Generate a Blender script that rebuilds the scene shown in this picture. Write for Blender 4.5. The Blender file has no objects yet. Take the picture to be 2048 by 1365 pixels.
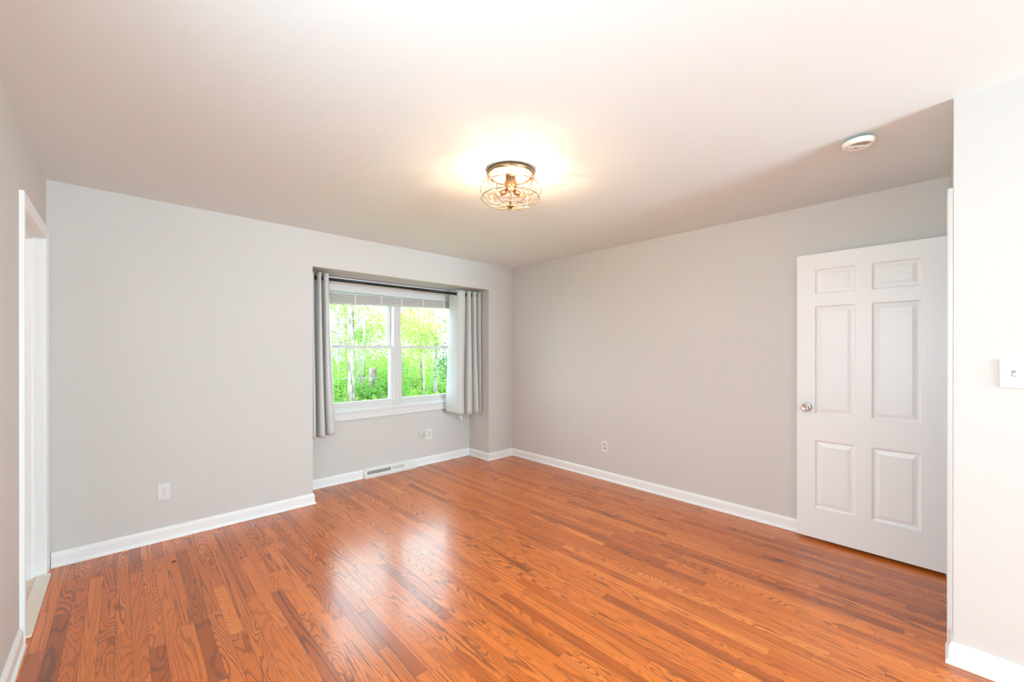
import bpy, bmesh, math, random
from mathutils import Vector, Matrix
random.seed(7)
S = bpy.context.scene
COL = S.collection
PI = math.pi

# ------------------------------------------------------------------ camera, world, exposure
cd = bpy.data.cameras.new('camera'); cam = bpy.data.objects.new('camera', cd); COL.objects.link(cam)
cd.sensor_fit = 'HORIZONTAL'; cd.sensor_width = 36.0
cd.lens = 36.0 * 817.7 / 2048.0
cd.shift_y = 18.8 / 2048.0
cd.clip_start = 0.02; cd.clip_end = 200
cam.location = (-3.6924, -3.8674, 1.3720)
cam.rotation_euler = (PI / 2 - math.radians(0.057), 0, -math.radians(43.629))
S.camera = cam

S.view_settings.view_transform = 'Standard'
S.view_settings.look = 'None'
S.view_settings.exposure = 0.09
S.view_settings.gamma = 1.0
S.view_settings.use_curve_mapping = False

w = bpy.data.worlds.new('sky'); S.world = w; w.use_nodes = True
bg = w.node_tree.nodes['Background']
bg.inputs['Color'].default_value = (0.66, 0.87, 1.0, 1)
bg.inputs['Strength'].default_value = 8.2

S.cycles.max_bounces = 10; S.cycles.diffuse_bounces = 6; S.cycles.glossy_bounces = 4
S.cycles.transmission_bounces = 6; S.cycles.transparent_max_bounces = 12
S.cycles.caustics_reflective = False; S.cycles.caustics_refractive = False
S.cycles.use_denoising = True
S.cycles.sample_clamp_indirect = 8.0

H = 2.44                       # ceiling height
XL, XJ, YD, YF = -4.037, -1.057, -3.9055, -8.20   # left wall, jog wall, door wall, front wall
AX0, AX1, AY, AZ = -2.463, -0.405, 0.395, 2.12    # window alcove

def area(name, loc, rot, sx, sy, power, color=(1, 1, 1), portal=False):
    l = bpy.data.lights.new(name, 'AREA'); l.shape = 'RECTANGLE'; l.size = sx; l.size_y = sy
    l.energy = power; l.color = color
    if portal: l.cycles.is_portal = True
    o = bpy.data.objects.new(name, l); COL.objects.link(o); o.location = loc; o.rotation_euler = rot
    return o
# fill lamps outside the two added, unseen windows, there to brighten the room
area('added_fill_front', (-1.81, YF - 0.20, 1.45), (PI / 2, 0, 0), 1.38, 1.5, 320, (0.57, 0.87, 1.0))
area('added_fill_side', (XL - 0.40, -3.33, 1.62), (PI / 2 - 0.55, 0, -PI / 2), 1.15, 1.2, 43, (0.70, 0.91, 1.0))
# daylight arriving at the alcove window
area('daylight_portal', (-1.43, 0.60, 1.40), (-PI / 2, 0, 0), 1.7, 1.2, 1, portal=True)

# ------------------------------------------------------------------ materials
MAT = {}
def new_mat(name):
    m = bpy.data.materials.new(name); m.use_nodes = True
    nt = m.node_tree; return m, nt, nt.nodes['Principled BSDF']
def N(nt, t, **kw):
    n = nt.nodes.new(t)
    for k, v in kw.items(): setattr(n, k, v)
    return n
def math_n(nt, op, a, b=None, c=None):
    n = N(nt, 'ShaderNodeMath', operation=op)
    for i, v in enumerate((a, b, c)):
        if v is None: continue
        if isinstance(v, (int, float)): n.inputs[i].default_value = v
        else: nt.links.new(v, n.inputs[i])
    return n.outputs[0]
def simple(name, col, rough=0.5, metal=0.0, bump=0.0, bscale=200, spec=0.5, coat=0, var=0.0, **kw):
    m, nt, b = new_mat(name)
    b.inputs['Base Color'].default_value = (*col, 1)
    b.inputs['Roughness'].default_value = rough
    b.inputs['Metallic'].default_value = metal
    b.inputs['Specular IOR Level'].default_value = spec
    b.inputs['Coat Weight'].default_value = coat
    tc = N(nt, 'ShaderNodeTexCoord')
    nz = N(nt, 'ShaderNodeTexNoise'); nz.inputs['Scale'].default_value = bscale; nz.inputs['Detail'].default_value = 3
    nt.links.new(tc.outputs['Object'], nz.inputs['Vector'])
    if bump:
        bp = N(nt, 'ShaderNodeBump'); bp.inputs['Strength'].default_value = bump; bp.inputs['Distance'].default_value = 0.002
        nt.links.new(nz.outputs['Fac'], bp.inputs['Height']); nt.links.new(bp.outputs['Normal'], b.inputs['Normal'])
    if var:
        n2 = N(nt, 'ShaderNodeTexNoise'); n2.inputs['Scale'].default_value = kw.get('vscale', 1.3); n2.inputs['Detail'].default_value = 2
        nt.links.new(tc.outputs['Object'], n2.inputs['Vector'])
        mx = N(nt, 'ShaderNodeMix', data_type='RGBA')
        mx.inputs['A'].default_value = (*[c * (1 - var) for c in col], 1)
        mx.inputs['B'].default_value = (*[min(1, c * (1 + var)) for c in col], 1)
        nt.links.new(n2.outputs['Fac'], mx.inputs['Factor']); nt.links.new(mx.outputs['Result'], b.inputs['Base Color'])
    MAT[name] = m
    return m
simple('wall_paint', (0.675, 0.650, 0.625), 0.62, bump=0.06, bscale=260, spec=0.3, var=0.012)
simple('ceiling_paint', (0.84, 0.89, 0.89), 0.8, bump=0.10, bscale=120, spec=0.2)
simple('trim_white', (0.92, 0.93, 0.93), 0.32, bump=0.02, bscale=90)
simple('door_white', (0.90, 0.90, 0.895), 0.36, bump=0.10, bscale=140)
simple('vinyl_white', (0.74, 0.725, 0.715), 0.35)
simple('window_trim', (0.80, 0.785, 0.77), 0.35)
simple('plate_white', (0.83, 0.83, 0.82), 0.3)
simple('plate_pink_white', (0.78, 0.765, 0.76), 0.4)
simple('plate_cream', (0.84, 0.83, 0.78), 0.32)
simple('ivory', (0.62, 0.60, 0.47), 0.35)
simple('beige_plastic', (0.66, 0.64, 0.58), 0.4)
simple('slot_dark', (0.03, 0.028, 0.025), 0.6)
simple('slot_grey', (0.32, 0.31, 0.30), 0.6)
simple('rod_black', (0.012, 0.011, 0.010), 0.38)
simple('chrome', (0.80, 0.79, 0.77), 0.14, 1.0)
simple('champagne', (0.34, 0.24, 0.145), 0.32, 1.0)
simple('copper', (0.72, 0.42, 0.24), 0.30, 1.0)
simple('hinge_bronze', (0.22, 0.10, 0.045), 0.4, 0.8)
simple('enamel_white', (0.82, 0.82, 0.80), 0.35)
simple('detector_white', (0.92, 0.905, 0.86), 0.4)
simple('detector_beige', (0.56, 0.50, 0.44), 0.6)
simple('stone_sill', (0.84, 0.79, 0.71), 0.35, var=0.05, vscale=9)
simple('bath_wall', (0.74, 0.66, 0.60), 0.6)
simple('blind_slat', (0.60, 0.575, 0.55), 0.55, bump=0.2, bscale=300)
simple('blind_tape', (0.72, 0.69, 0.65), 0.7)
simple('clear_plastic', (0.86, 0.84, 0.80), 0.15)
simple('scrap_black', (0.02, 0.018, 0.016), 0.6)
simple('wire_grey', (0.25, 0.25, 0.26), 0.5)

def curtain_mat():
    m, nt, b = new_mat('curtain_satin')
    tc = N(nt, 'ShaderNodeTexCoord')
    mp = N(nt, 'ShaderNodeMapping'); mp.inputs['Scale'].default_value = (60, 60, 900)
    nt.links.new(tc.outputs['Object'], mp.inputs['Vector'])
    nz = N(nt, 'ShaderNodeTexNoise'); nz.inputs['Scale'].default_value = 1; nz.inputs['Detail'].default_value = 3
    nt.links.new(mp.outputs['Vector'], nz.inputs['Vector'])
    r = N(nt, 'ShaderNodeValToRGB')
    r.color_ramp.elements[0].color = (0.56, 0.555, 0.54, 1); r.color_ramp.elements[1].color = (0.68, 0.675, 0.655, 1)
    nt.links.new(nz.outputs['Fac'], r.inputs['Fac']); nt.links.new(r.outputs['Color'], b.inputs['Base Color'])
    b.inputs['Roughness'].default_value = 0.38; b.inputs['Sheen Weight'].default_value = 0.2
    bp = N(nt, 'ShaderNodeBump'); bp.inputs['Strength'].default_value = 0.12; bp.inputs['Distance'].default_value = 0.001
    nt.links.new(nz.outputs['Fac'], bp.inputs['Height']); nt.links.new(bp.outputs['Normal'], b.inputs['Normal'])
    MAT['curtain_satin'] = m
curtain_mat()

def wood_floor():
    m, nt, b = new_mat('oak_floor'); L = nt.links
    tc = N(nt, 'ShaderNodeTexCoord'); sp = N(nt, 'ShaderNodeSeparateXYZ'); L.new(tc.outputs['Object'], sp.inputs[0])
    X, Y = sp.outputs['X'], sp.outputs['Y']
    PW = 0.0572
    u = math_n(nt, 'DIVIDE', X, PW); i = math_n(nt, 'FLOOR', u); fu = math_n(nt, 'FRACT', u)
    w1 = N(nt, 'ShaderNodeTexWhiteNoise', noise_dimensions='1D'); L.new(i, w1.inputs['W'])
    w2 = N(nt, 'ShaderNodeTexWhiteNoise', noise_dimensions='1D'); L.new(math_n(nt, 'ADD', i, 91.7), w2.inputs['W'])
    ln = math_n(nt, 'ADD', math_n(nt, 'MULTIPLY', w2.outputs['Value'], 0.75), 0.50)
    v = math_n(nt, 'ADD', math_n(nt, 'DIVIDE', Y, ln), math_n(nt, 'MULTIPLY', w1.outputs['Value'], 9.0))
    j = math_n(nt, 'FLOOR', v); fv = math_n(nt, 'FRACT', v)
    cb = N(nt, 'ShaderNodeCombineXYZ'); L.new(i, cb.inputs[0]); L.new(j, cb.inputs[1])
    w3 = N(nt, 'ShaderNodeTexWhiteNoise', noise_dimensions='2D'); L.new(cb.outputs[0], w3.inputs['Vector'])
    idv = w3.outputs['Value']; sc = N(nt, 'ShaderNodeSeparateColor'); L.new(w3.outputs['Color'], sc.inputs[0])
    ramp = N(nt, 'ShaderNodeValToRGB'); cr = ramp.color_ramp
    cols = [(0.0, (0.40, 0.086, 0.013)), (0.10, (0.53, 0.118, 0.017)), (0.35, (0.64, 0.152, 0.022)), (0.75, (0.71, 0.176, 0.027)), (0.95, (0.74, 0.192, 0.031)), (1.0, (0.77, 0.212, 0.037))]
    while len(cr.elements) < len(cols): cr.elements.new(0.5)
    for e, (p, c) in zip(cr.elements, cols): e.position = p; e.color = (*c, 1)
    L.new(idv, ramp.inputs['Fac'])
    # growth-ring figure, different in every strip
    gv = N(nt, 'ShaderNodeCombineXYZ')
    L.new(math_n(nt, 'ADD', math_n(nt, 'MULTIPLY', X, 11.0), math_n(nt, 'MULTIPLY', sc.outputs['Red'], 40)), gv.inputs[0])
    L.new(math_n(nt, 'ADD', math_n(nt, 'MULTIPLY', Y, math_n(nt, 'MULTIPLY_ADD', math_n(nt, 'POWER', sc.outputs['Green'], 2.0), 2.6, 0.28)), math_n(nt, 'MULTIPLY', sc.outputs['Blue'], 30)), gv.inputs[1])
    L.new(math_n(nt, 'MULTIPLY', idv, 60), gv.inputs[2])
    gn = N(nt, 'ShaderNodeTexNoise'); gn.inputs['Scale'].default_value = 1.0; gn.inputs['Detail'].default_value = 1.5; gn.inputs['Roughness'].default_value = 0.35
    L.new(gv.outputs[0], gn.inputs['Vector'])
    wob = N(nt, 'ShaderNodeTexNoise'); wob.inputs['Scale'].default_value = 1.0; wob.inputs['Detail'].default_value = 2
    wv = N(nt, 'ShaderNodeCombineXYZ'); L.new(math_n(nt, 'MULTIPLY', X, 160), wv.inputs[0]); L.new(math_n(nt, 'MULTIPLY', Y, 22), wv.inputs[1]); L.new(idv, wv.inputs[2])
    L.new(wv.outputs[0], wob.inputs['Vector'])
    rn = math_n(nt, 'ADD', math_n(nt, 'MULTIPLY', gn.outputs['Fac'], math_n(nt, 'MULTIPLY_ADD', sc.outputs['Red'], 16.0, 11.0)), math_n(nt, 'MULTIPLY', wob.outputs['Fac'], 0.45))
    fr = math_n(nt, 'FRACT', rn)
    line = N(nt, 'ShaderNodeValToRGB'); lr = line.color_ramp
    lr.elements[0].position = 0.0; lr.elements[0].color = (0, 0, 0, 1); lr.elements[1].position = 1.0; lr.elements[1].color = (0, 0, 0, 1)
    e = lr.elements.new(0.55); e.color = (0.05, 0.05, 0.05, 1); e = lr.elements.new(0.82); e.color = (1, 1, 1, 1); e = lr.elements.new(0.93); e.color = (0.75, 0.75, 0.75, 1)
    L.new(fr, line.inputs['Fac'])
    # fine fibres
    fb = N(nt, 'ShaderNodeTexNoise'); fb.inputs['Scale'].default_value = 1.0; fb.inputs['Detail'].default_value = 3
    fvv = N(nt, 'ShaderNodeCombineXYZ'); L.new(math_n(nt, 'MULTIPLY', X, 420), fvv.inputs[0]); L.new(math_n(nt, 'MULTIPLY', Y, 9), fvv.inputs[1]); L.new(math_n(nt, 'MULTIPLY', idv, 20), fvv.inputs[2])
    L.new(fvv.outputs[0], fb.inputs['Vector'])
    fibre = math_n(nt, 'MULTIPLY_ADD', fb.outputs['Fac'], 0.62, 0.70)
    lstr = math_n(nt, 'MULTIPLY', line.outputs['Color'], math_n(nt, 'MULTIPLY_ADD', sc.outputs['Blue'], 0.55, 0.30))
    mx = N(nt, 'ShaderNodeMix', data_type='RGBA'); L.new(lstr, mx.inputs['Factor']); L.new(ramp.outputs['Color'], mx.inputs['A']); mx.inputs['B'].default_value = (0.15, 0.040, 0.013, 1)
    mul = N(nt, 'ShaderNodeVectorMath', operation='SCALE'); L.new(mx.outputs['Result'], mul.inputs[0]); L.new(fibre, mul.inputs['Scale'])
    # seams
    eu = math_n(nt, 'MINIMUM', fu, math_n(nt, 'SUBTRACT', 1.0, fu))
    ev = math_n(nt, 'MULTIPLY', math_n(nt, 'MINIMUM', fv, math_n(nt, 'SUBTRACT', 1.0, fv)), math_n(nt, 'DIVIDE', ln, PW))
    ed = math_n(nt, 'MINIMUM', eu, ev)
    seam = N(nt, 'ShaderNodeMapRange'); L.new(ed, seam.inputs['Value']); seam.inputs['From Min'].default_value = 0.004; seam.inputs['From Max'].default_value = 0.02
    sm = N(nt, 'ShaderNodeMix', data_type='RGBA'); L.new(seam.outputs['Result'], sm.inputs['Factor']); sm.inputs['A'].default_value = (0.13, 0.036, 0.012, 1); L.new(mul.outputs[0], sm.inputs['B'])
    L.new(sm.outputs['Result'], b.inputs['Base Color'])
    big = N(nt, 'ShaderNodeTexNoise'); big.inputs['Scale'].default_value = 2.2; big.inputs['Detail'].default_value = 3; L.new(tc.outputs['Object'], big.inputs['Vector'])
    L.new(math_n(nt, 'MULTIPLY_ADD', big.outputs['Fac'], 0.03, 0.235), b.inputs['Roughness'])
    b.inputs['Specular IOR Level'].default_value = 0.62
    b.inputs['Coat Weight'].default_value = 0.10; b.inputs['Coat Roughness'].default_value = 0.10
    hgt = math_n(nt, 'ADD', math_n(nt, 'MULTIPLY', seam.outputs['Result'], 1.0), math_n(nt, 'MULTIPLY', line.outputs['Color'], -0.12))
    tilt = math_n(nt, 'MULTIPLY', sc.outputs['Green'], math_n(nt, 'MULTIPLY', fu, 0.25))
    bp = N(nt, 'ShaderNodeBump'); bp.inputs['Strength'].default_value = 0.22; bp.inputs['Distance'].default_value = 0.0008
    L.new(math_n(nt, 'ADD', hgt, tilt), bp.inputs['Height']); L.new(bp.outputs['Normal'], b.inputs['Normal']); L.new(bp.outputs['Normal'], b.inputs['Coat Normal'])
    MAT['oak_floor'] = m
wood_floor()

def tile_floor():
    m, nt, b = new_mat('cream_tile')
    tc = N(nt, 'ShaderNodeTexCoord'); br = N(nt, 'ShaderNodeTexBrick')
    br.offset = 0; br.inputs['Scale'].default_value = 1
    br.inputs['Brick Width'].default_value = 0.3; br.inputs['Row Height'].default_value = 0.076; br.inputs['Mortar Size'].default_value = 0.002
    br.inputs['Color1'].default_value = (0.86, 0.75, 0.67, 1); br.inputs['Color2'].default_value = (0.84, 0.73, 0.64, 1); br.inputs['Mortar'].default_value = (0.5, 0.42, 0.36, 1)
    nt.links.new(tc.outputs['Object'], br.inputs['Vector']); nt.links.new(br.outputs['Color'], b.inputs['Base Color'])
    b.inputs['Roughness'].default_value = 0.35
    MAT['cream_tile'] = m
tile_floor()

def glass(name, tint, gloss):
    m = bpy.data.materials.new(name); m.use_nodes = True; nt = m.node_tree; nt.nodes.clear()
    out = N(nt, 'ShaderNodeOutputMaterial'); mx = N(nt, 'ShaderNodeMixShader'); t = N(nt, 'ShaderNodeBsdfTransparent'); g = N(nt, 'ShaderNodeBsdfGlossy')
    t.inputs['Color'].default_value = (*tint, 1); g.inputs['Roughness'].default_value = 0.02
    fz = N(nt, 'ShaderNodeLayerWeight'); fz.inputs['Blend'].default_value = 0.5
    nt.links.new(math_n(nt, 'MULTIPLY_ADD', math_n(nt, 'POWER', fz.outputs['Facing'], 5.0), 0.6 * gloss, 0.035 * gloss), mx.inputs[0])
    nt.links.new(t.outputs[0], mx.inputs[1]); nt.links.new(g.outputs[0], mx.inputs[2]); nt.links.new(mx.outputs[0], out.inputs[0])
    MAT[name] = m
glass('window_glass', (0.96, 0.985, 0.97), 1.0)
glass('bulb_glass', (1.0, 0.93, 0.82), 1.0)

def leaf_mat(name, c1, c2):
    m = bpy.data.materials.new(name); m.use_nodes = True; nt = m.node_tree; nt.nodes.clear()
    out = N(nt, 'ShaderNodeOutputMaterial'); mx = N(nt, 'ShaderNodeMixShader'); d = N(nt, 'ShaderNodeBsdfDiffuse'); t = N(nt, 'ShaderNodeBsdfTranslucent')
    g = N(nt, 'ShaderNodeNewGeometry'); r = N(nt, 'ShaderNodeValToRGB')
    r.color_ramp.elements[0].color = (*c1, 1); r.color_ramp.elements[1].color = (*c2, 1)
    nt.links.new(g.outputs['Random Per Island'], r.inputs['Fac'])
    nt.links.new(r.outputs[0], d.inputs[0]); nt.links.new(r.outputs[0], t.inputs[0])
    mx.inputs[0].default_value = 0.45
    nt.links.new(d.outputs[0], mx.inputs[1]); nt.links.new(t.outputs[0], mx.inputs[2]); nt.links.new(mx.outputs[0], out.inputs[0])
    MAT[name] = m
leaf_mat('leaf_spring', (0.22, 0.42, 0.06), (0.45, 0.62, 0.15))
leaf_mat('leaf_yellow', (0.33, 0.47, 0.08), (0.56, 0.66, 0.20))
leaf_mat('leaf_deep', (0.12, 0.29, 0.05), (0.24, 0.46, 0.10))
leaf_mat('needle', (0.08, 0.17, 0.08), (0.18, 0.30, 0.14))
def bark(name, a, b_):
    m, nt, b = new_mat(name)
    tc = N(nt, 'ShaderNodeTexCoord'); mp = N(nt, 'ShaderNodeMapping'); mp.inputs['Scale'].default_value = (14, 14, 3.5)
    nz = N(nt, 'ShaderNodeTexNoise'); nz.inputs['Scale'].default_value = 1; nz.inputs['Detail'].default_value = 5
    r = N(nt, 'ShaderNodeValToRGB'); r.color_ramp.elements[0].position = 0.35; r.color_ramp.elements[1].position = 0.65
    r.color_ramp.elements[0].color = (*a, 1); r.color_ramp.elements[1].color = (*b_, 1)
    nt.links.new(tc.outputs['Object'], mp.inputs[0]); nt.links.new(mp.outputs[0], nz.inputs[0]); nt.links.new(nz.outputs[0], r.inputs[0]); nt.links.new(r.outputs[0], b.inputs['Base Color'])
    b.inputs['Roughness'].default_value = 0.9
    MAT[name] = m
bark('bark_pale', (0.24, 0.205, 0.175), (0.50, 0.44, 0.39))
bark('bark_mottled', (0.12, 0.09, 0.07), (0.38, 0.30, 0.24))
bark('bark_dark', (0.06, 0.048, 0.04), (0.16, 0.125, 0.105))
bark('forest_floor', (0.11, 0.20, 0.05), (0.20, 0.29, 0.09))

# ------------------------------------------------------------------ mesh helpers
class MB:
    """collects shapes; build() links them as ONE mesh object"""
    def __init__(self): self.v = []; self.f = []; self.sm = []
    def add(self, vs, fs, smooth=False):
        k = len(self.v); self.v += [tuple(p) for p in vs]; self.f += [tuple(a + k for a in q) for q in fs]; self.sm += [smooth] * len(fs)
        return self
    def box(self, x0, x1, y0, y1, z0, z1):
        vs = [(x0, y0, z0), (x1, y0, z0), (x1, y1, z0), (x0, y1, z0), (x0, y0, z1), (x1, y0, z1), (x1, y1, z1), (x0, y1, z1)]
        return self.add(vs, [(0, 3, 2, 1), (4, 5, 6, 7), (0, 1, 5, 4), (1, 2, 6, 5), (2, 3, 7, 6), (3, 0, 4, 7)])
    def lathe(self, prof, c=(0, 0, 0), axis='Z', n=32, smooth=True):
        vs, fs = [], []
        for r, h in prof:
            for k in range(n):
                a = 2 * PI * k / n; p, q = r * math.cos(a), r * math.sin(a)
                d = {'Z': (p, q, h), 'X': (h, p, q), 'Y': (p, h, -q)}[axis]
                vs.append((c[0] + d[0], c[1] + d[1], c[2] + d[2]))
        for s in range(len(prof) - 1):
            for k in range(n):
                a, b = s * n + k, s * n + (k + 1) % n
                fs.append((a, b, b + n, a + n))
        fs.append(tuple(range(n - 1, -1, -1))); fs.append(tuple((len(prof) - 1) * n + k for k in range(n)))
        return self.add(vs, fs, smooth)
    def tube(self, pts, rad, n=8, closed=False, smooth=True):
        pts = [Vector(p) for p in pts]; m = len(pts)
        rs = rad if isinstance(rad, (list, tuple)) else [rad] * m
        vs, fs = [], []
        up = None
        for k in range(m):
            if closed: t = pts[(k + 1) % m] - pts[k - 1]
            else: t = pts[min(k + 1, m - 1)] - pts[max(k - 1, 0)]
            t.normalize()
            if up is None:
                up = Vector((0, 0, 1)) if abs(t.z) < 0.9 else Vector((1, 0, 0))
            a = t.cross(up); a.normalize(); b = a.cross(t); b.normalize(); up = b
            for q in range(n):
                an = 2 * PI * q / n
                vs.append(pts[k] + (a * math.cos(an) + b * math.sin(an)) * rs[k])
        segs = m if closed else m - 1
        for k in range(segs):
            for q in range(n):
                i0, i1 = k * n + q, k * n + (q + 1) % n
                j0, j1 = ((k + 1) % m) * n + q, ((k + 1) % m) * n + (q + 1) % n
                fs.append((i0, i1, j1, j0))
        if not closed:
            fs.append(tuple(range(n - 1, -1, -1))); fs.append(tuple((m - 1) * n + q for q in range(n)))
        return self.add(vs, fs, smooth)
    def sweep(self, path, prof, inward, closed=False):
        """horizontal path [(x,y)..]; prof [(offset, z)..] closed polygon; inward(k) gives miter direction vectors"""
        vs, fs = [], []; n = len(prof)
        for k, (x, y) in enumerate(path):
            dx, dy = inward[k]
            for o, z in prof: vs.append((x + dx * o, y + dy * o, z))
        for k in range(len(path) - 1):
            for q in range(n):
                a, b = k * n + q, k * n + (q + 1) % n
                fs.append((a, b, b + n, a + n))
        fs.append(tuple(range(n - 1, -1, -1))); fs.append(tuple((len(path) - 1) * n + q for q in range(n)))
        return self.add(vs, fs)
    def build(self, name, mat, parent=None, bevel=0.0, seg=2, fix=True, off=(0, 0, 0)):
        me = bpy.data.meshes.new(name)
        vs = [(p[0] - off[0], p[1] - off[1], p[2] - off[2]) for p in self.v]
        me.from_pydata(vs, [], self.f)
        me.polygons.foreach_set('use_smooth', self.sm)
        if fix:
            bm = bmesh.new(); bm.from_mesh(me); bmesh.ops.recalc_face_normals(bm, faces=bm.faces)
            bm.to_mesh(me); bm.free()
        me.materials.append(MAT[mat] if isinstance(mat, str) else mat); me.update()
        o = bpy.data.objects.new(name, me); COL.objects.link(o)
        if parent: o.parent = parent
        else: o.location = off
        if bevel:
            b = o.modifiers.new('bevel', 'BEVEL'); b.width = bevel; b.segments = seg; b.limit_method = 'ANGLE'; b.angle_limit = math.radians(40)
            o.modifiers.new('wn', 'WEIGHTED_NORMAL') if False else None
        return o
def box(x0, x1, y0, y1, z0, z1): return MB().box(x0, x1, y0, y1, z0, z1)
def thing(name, label, cat, loc, rot=(0, 0, 0), group=None):
    o = bpy.data.objects.new(name, None); COL.objects.link(o); o.location = loc; o.rotation_euler = rot
    o.empty_display_size = 0.1
    return tag(o, label, cat, group)
def tag(o, label, cat, group=None):
    o['label'] = label; o['category'] = cat
    if group: o['group'] = group
    return o
def struct(o, label=None):
    o['kind'] = 'structure'
    if label: o['label'] = label
    return o
def copy_tree(o, parent=None):
    c = o.copy(); COL.objects.link(c)
    if parent: c.parent = parent
    for ch in list(o.children): copy_tree(ch, c)
    return c

# ------------------------------------------------------------------ setting: floor, ceiling, walls
fl = box(XL, 0.0, YD - 0.02, 0.0, -0.10, 0.0)
fl.box(XL, XJ, YF, YD - 0.02, -0.10, 0.0); fl.box(XJ, 0.0, YF, YD - 0.02, -0.10, 0.0); fl.box(AX0, AX1, 0.0, AY, -0.10, 0.0)
struct(fl.build('floor', 'oak_floor'), 'orange-brown strip oak floor with a glossy finish')

# ceiling: an old, slightly uneven sheet of plaster
cm = MB(); nx, ny = 60, 80
x0, x1, y0, y1 = XL - 0.2, 0.12, YF - 0.12, 0.52
vs = []
for a in range(nx + 1):
    for b in range(ny + 1):
        x = x0 + (x1 - x0) * a / nx; y = y0 + (y1 - y0) * b / ny
        dz = 0.036 * math.exp(-(((x - XJ) / 0.5) ** 2 + (min(0.0, y + 4.0) / 0.8) ** 2 + (max(0.0, y + 4.0) / 0.45) ** 2) / 2)
        vs.append((x, y, H + dz))
k = len(vs); vs += [(p[0], p[1], H + 0.16) for p in vs]
fs = []
for a in range(nx):
    for b in range(ny):
        i = a * (ny + 1) + b; fs.append((i, i + 1, i + ny + 2, i + ny + 1)); fs.append((k + i, k + i + ny + 1, k + i + ny + 2, k + i + 1))
cm.add(vs, fs, True)
struct(cm.build('ceiling', 'ceiling_paint', fix=False), 'white painted ceiling, slightly uneven')

T = 0.12; HT = H + 0.05
wb = box(XL - T, AX0, 0.0, AY + T + 0.03, 0.0, HT)
wb.box(AX1, T, 0.0, AY + T + 0.03, 0.0, HT)
wb.box(AX0, AX1, 0.0, AY + T + 0.03, AZ, HT)
struct(wb.build('wall_back', 'wall_paint'), 'greige wall with the window alcove cut into it')
WX0, WX1, WZ0, WZ1 = -2.255, -0.612, 0.735, 1.985
wa = box(AX0, WX0, AY, AY + T + 0.03, 0.0, AZ); wa.box(WX1, AX1, AY, AY + T + 0.03, 0.0, AZ)
wa.box(WX0, WX1, AY, AY + T + 0.03, 0.0, WZ0); wa.box(WX0, WX1, AY, AY + T + 0.03, WZ1, AZ)
struct(wa.build('wall_alcove', 'wall_paint'), 'recessed greige wall around and below the window')
struct(box(0.0, T, YF - T, 0.0, 0.0, HT).build('wall_right', 'wall_paint'), 'long greige wall behind the open door')
DX0, DX1, DZ = -0.862, -0.088, 2.075
wd = box(XJ, DX0, YD - T, YD, 0.0, HT); wd.box(DX1, 0.0, YD - T, YD, 0.0, HT); wd.box(DX0, DX1, YD - T, YD, DZ, HT)
struct(wd.build('wall_entry', 'wall_paint'), 'short wall with the doorway, seen edge-on')
struct(box(XJ, XJ + T, YF, YD - T, 0.0, HT).build('wall_jog', 'wall_paint'), 'bright wall with the light switch at the right edge of the photo')
BY0, BY1 = -0.885, -0.085
SY0, SY1, SZ0, SZ1 = -3.90, -2.75, 0.85, 2.02  # S*: opening for the added side window
wl = box(XL - T, XL, SY1, BY0, 0.0, HT); wl.box(XL - T, XL, YF, SY0, 0.0, HT); wl.box(XL - T, XL, SY0, SY1, 0.0, SZ0); wl.box(XL - T, XL, SY0, SY1, SZ1, HT)
wl.box(XL - T, XL, BY1, 0.0, 0.0, HT); wl.box(XL - T, XL, BY0, BY1, 2.065, HT)
struct(wl.build('wall_left', 'wall_paint'), 'greige wall with the bathroom doorway at the left edge of the photo')
FX0, FX1, FZ0, FZ1 = -2.50, -1.12, 0.70, 2.20  # opening for the added window that lets fill light in
wf = box(XL - T, FX0, YF - T, YF, 0.0, HT); wf.box(FX1, 0.0, YF - T, YF, 0.0, HT); wf.box(FX0, FX1, YF - T, YF, 0.0, FZ0); wf.box(FX0, FX1, YF - T, YF, FZ1, HT)
struct(wf.build('wall_front', 'wall_paint'), 'wall behind the camera with an opening for the added window')
# bathroom beyond the left doorway
bx0 = XL - T - 1.7
wbath = box(bx0 - T, bx0, -1.9 - T, 0.0, -0.1, HT); wbath.box(bx0, XL - T, -0.012, 0.0, -0.1, HT)
wbath.box(bx0, XL - T, -1.9 - T, -1.9, -0.1, HT)
struct(wbath.build('wall_bathroom', 'bath_wall'), 'warm beige bathroom wall beyond the left doorway')
struct(box(bx0, XL - T, -1.9, -0.012, H, H + 0.1).build('ceiling_bathroom', 'ceiling_paint'))
struct(box(bx0, XL - T, -1.9, -0.012, -0.1, -0.001).box(XL - T, XL - 0.03, BY0, BY1, -0.1, -0.001).build('floor_bathroom', 'cream_tile'), 'cream tile floor beyond the left doorway')

# ------------------------------------------------------------------ trim
def base_prof(h=0.092, t=0.014):
    return [(0, 0), (t + 0.010, 0), (t + 0.010, 0.006), (t + 0.007, 0.014), (t + 0.001, 0.019), (t, 0.021), (t, h - 0.022), (t - 0.002, h - 0.017), (t - 0.002, h - 0.013), (t - 0.006, h - 0.006), (t - 0.009, h), (0, h)]
bp_ = base_prof()
def baseboard(name, path, dirs, label):
    m = MB(); m.sweep(path, bp_, dirs); return struct(m.build(name, 'trim_white'), label)
baseboard('baseboard_back', [(XL + 0.02, 0), (AX0, 0), (AX0, AY)], [(0, -1), (1, -1), (1, 0)][:2] + [(1, 0)], 'white baseboard under the left half of the back wall, returning into the alcove')
baseboard('baseboard_alcove_left', [(AX0 + 0.0, AY), (-1.835, AY)], [(0, -1), (0, -1)], 'white baseboard left of the floor register')
baseboard('baseboard_alcove_right', [(-1.213, AY), (AX1, AY), (AX1, 0), (0, 0), (0, YD)], [(0, -1), (-1, -1), (-1, -1), (-1, -1), (-1, 0)], 'white baseboard round the alcove corner and along the right wall')
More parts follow.
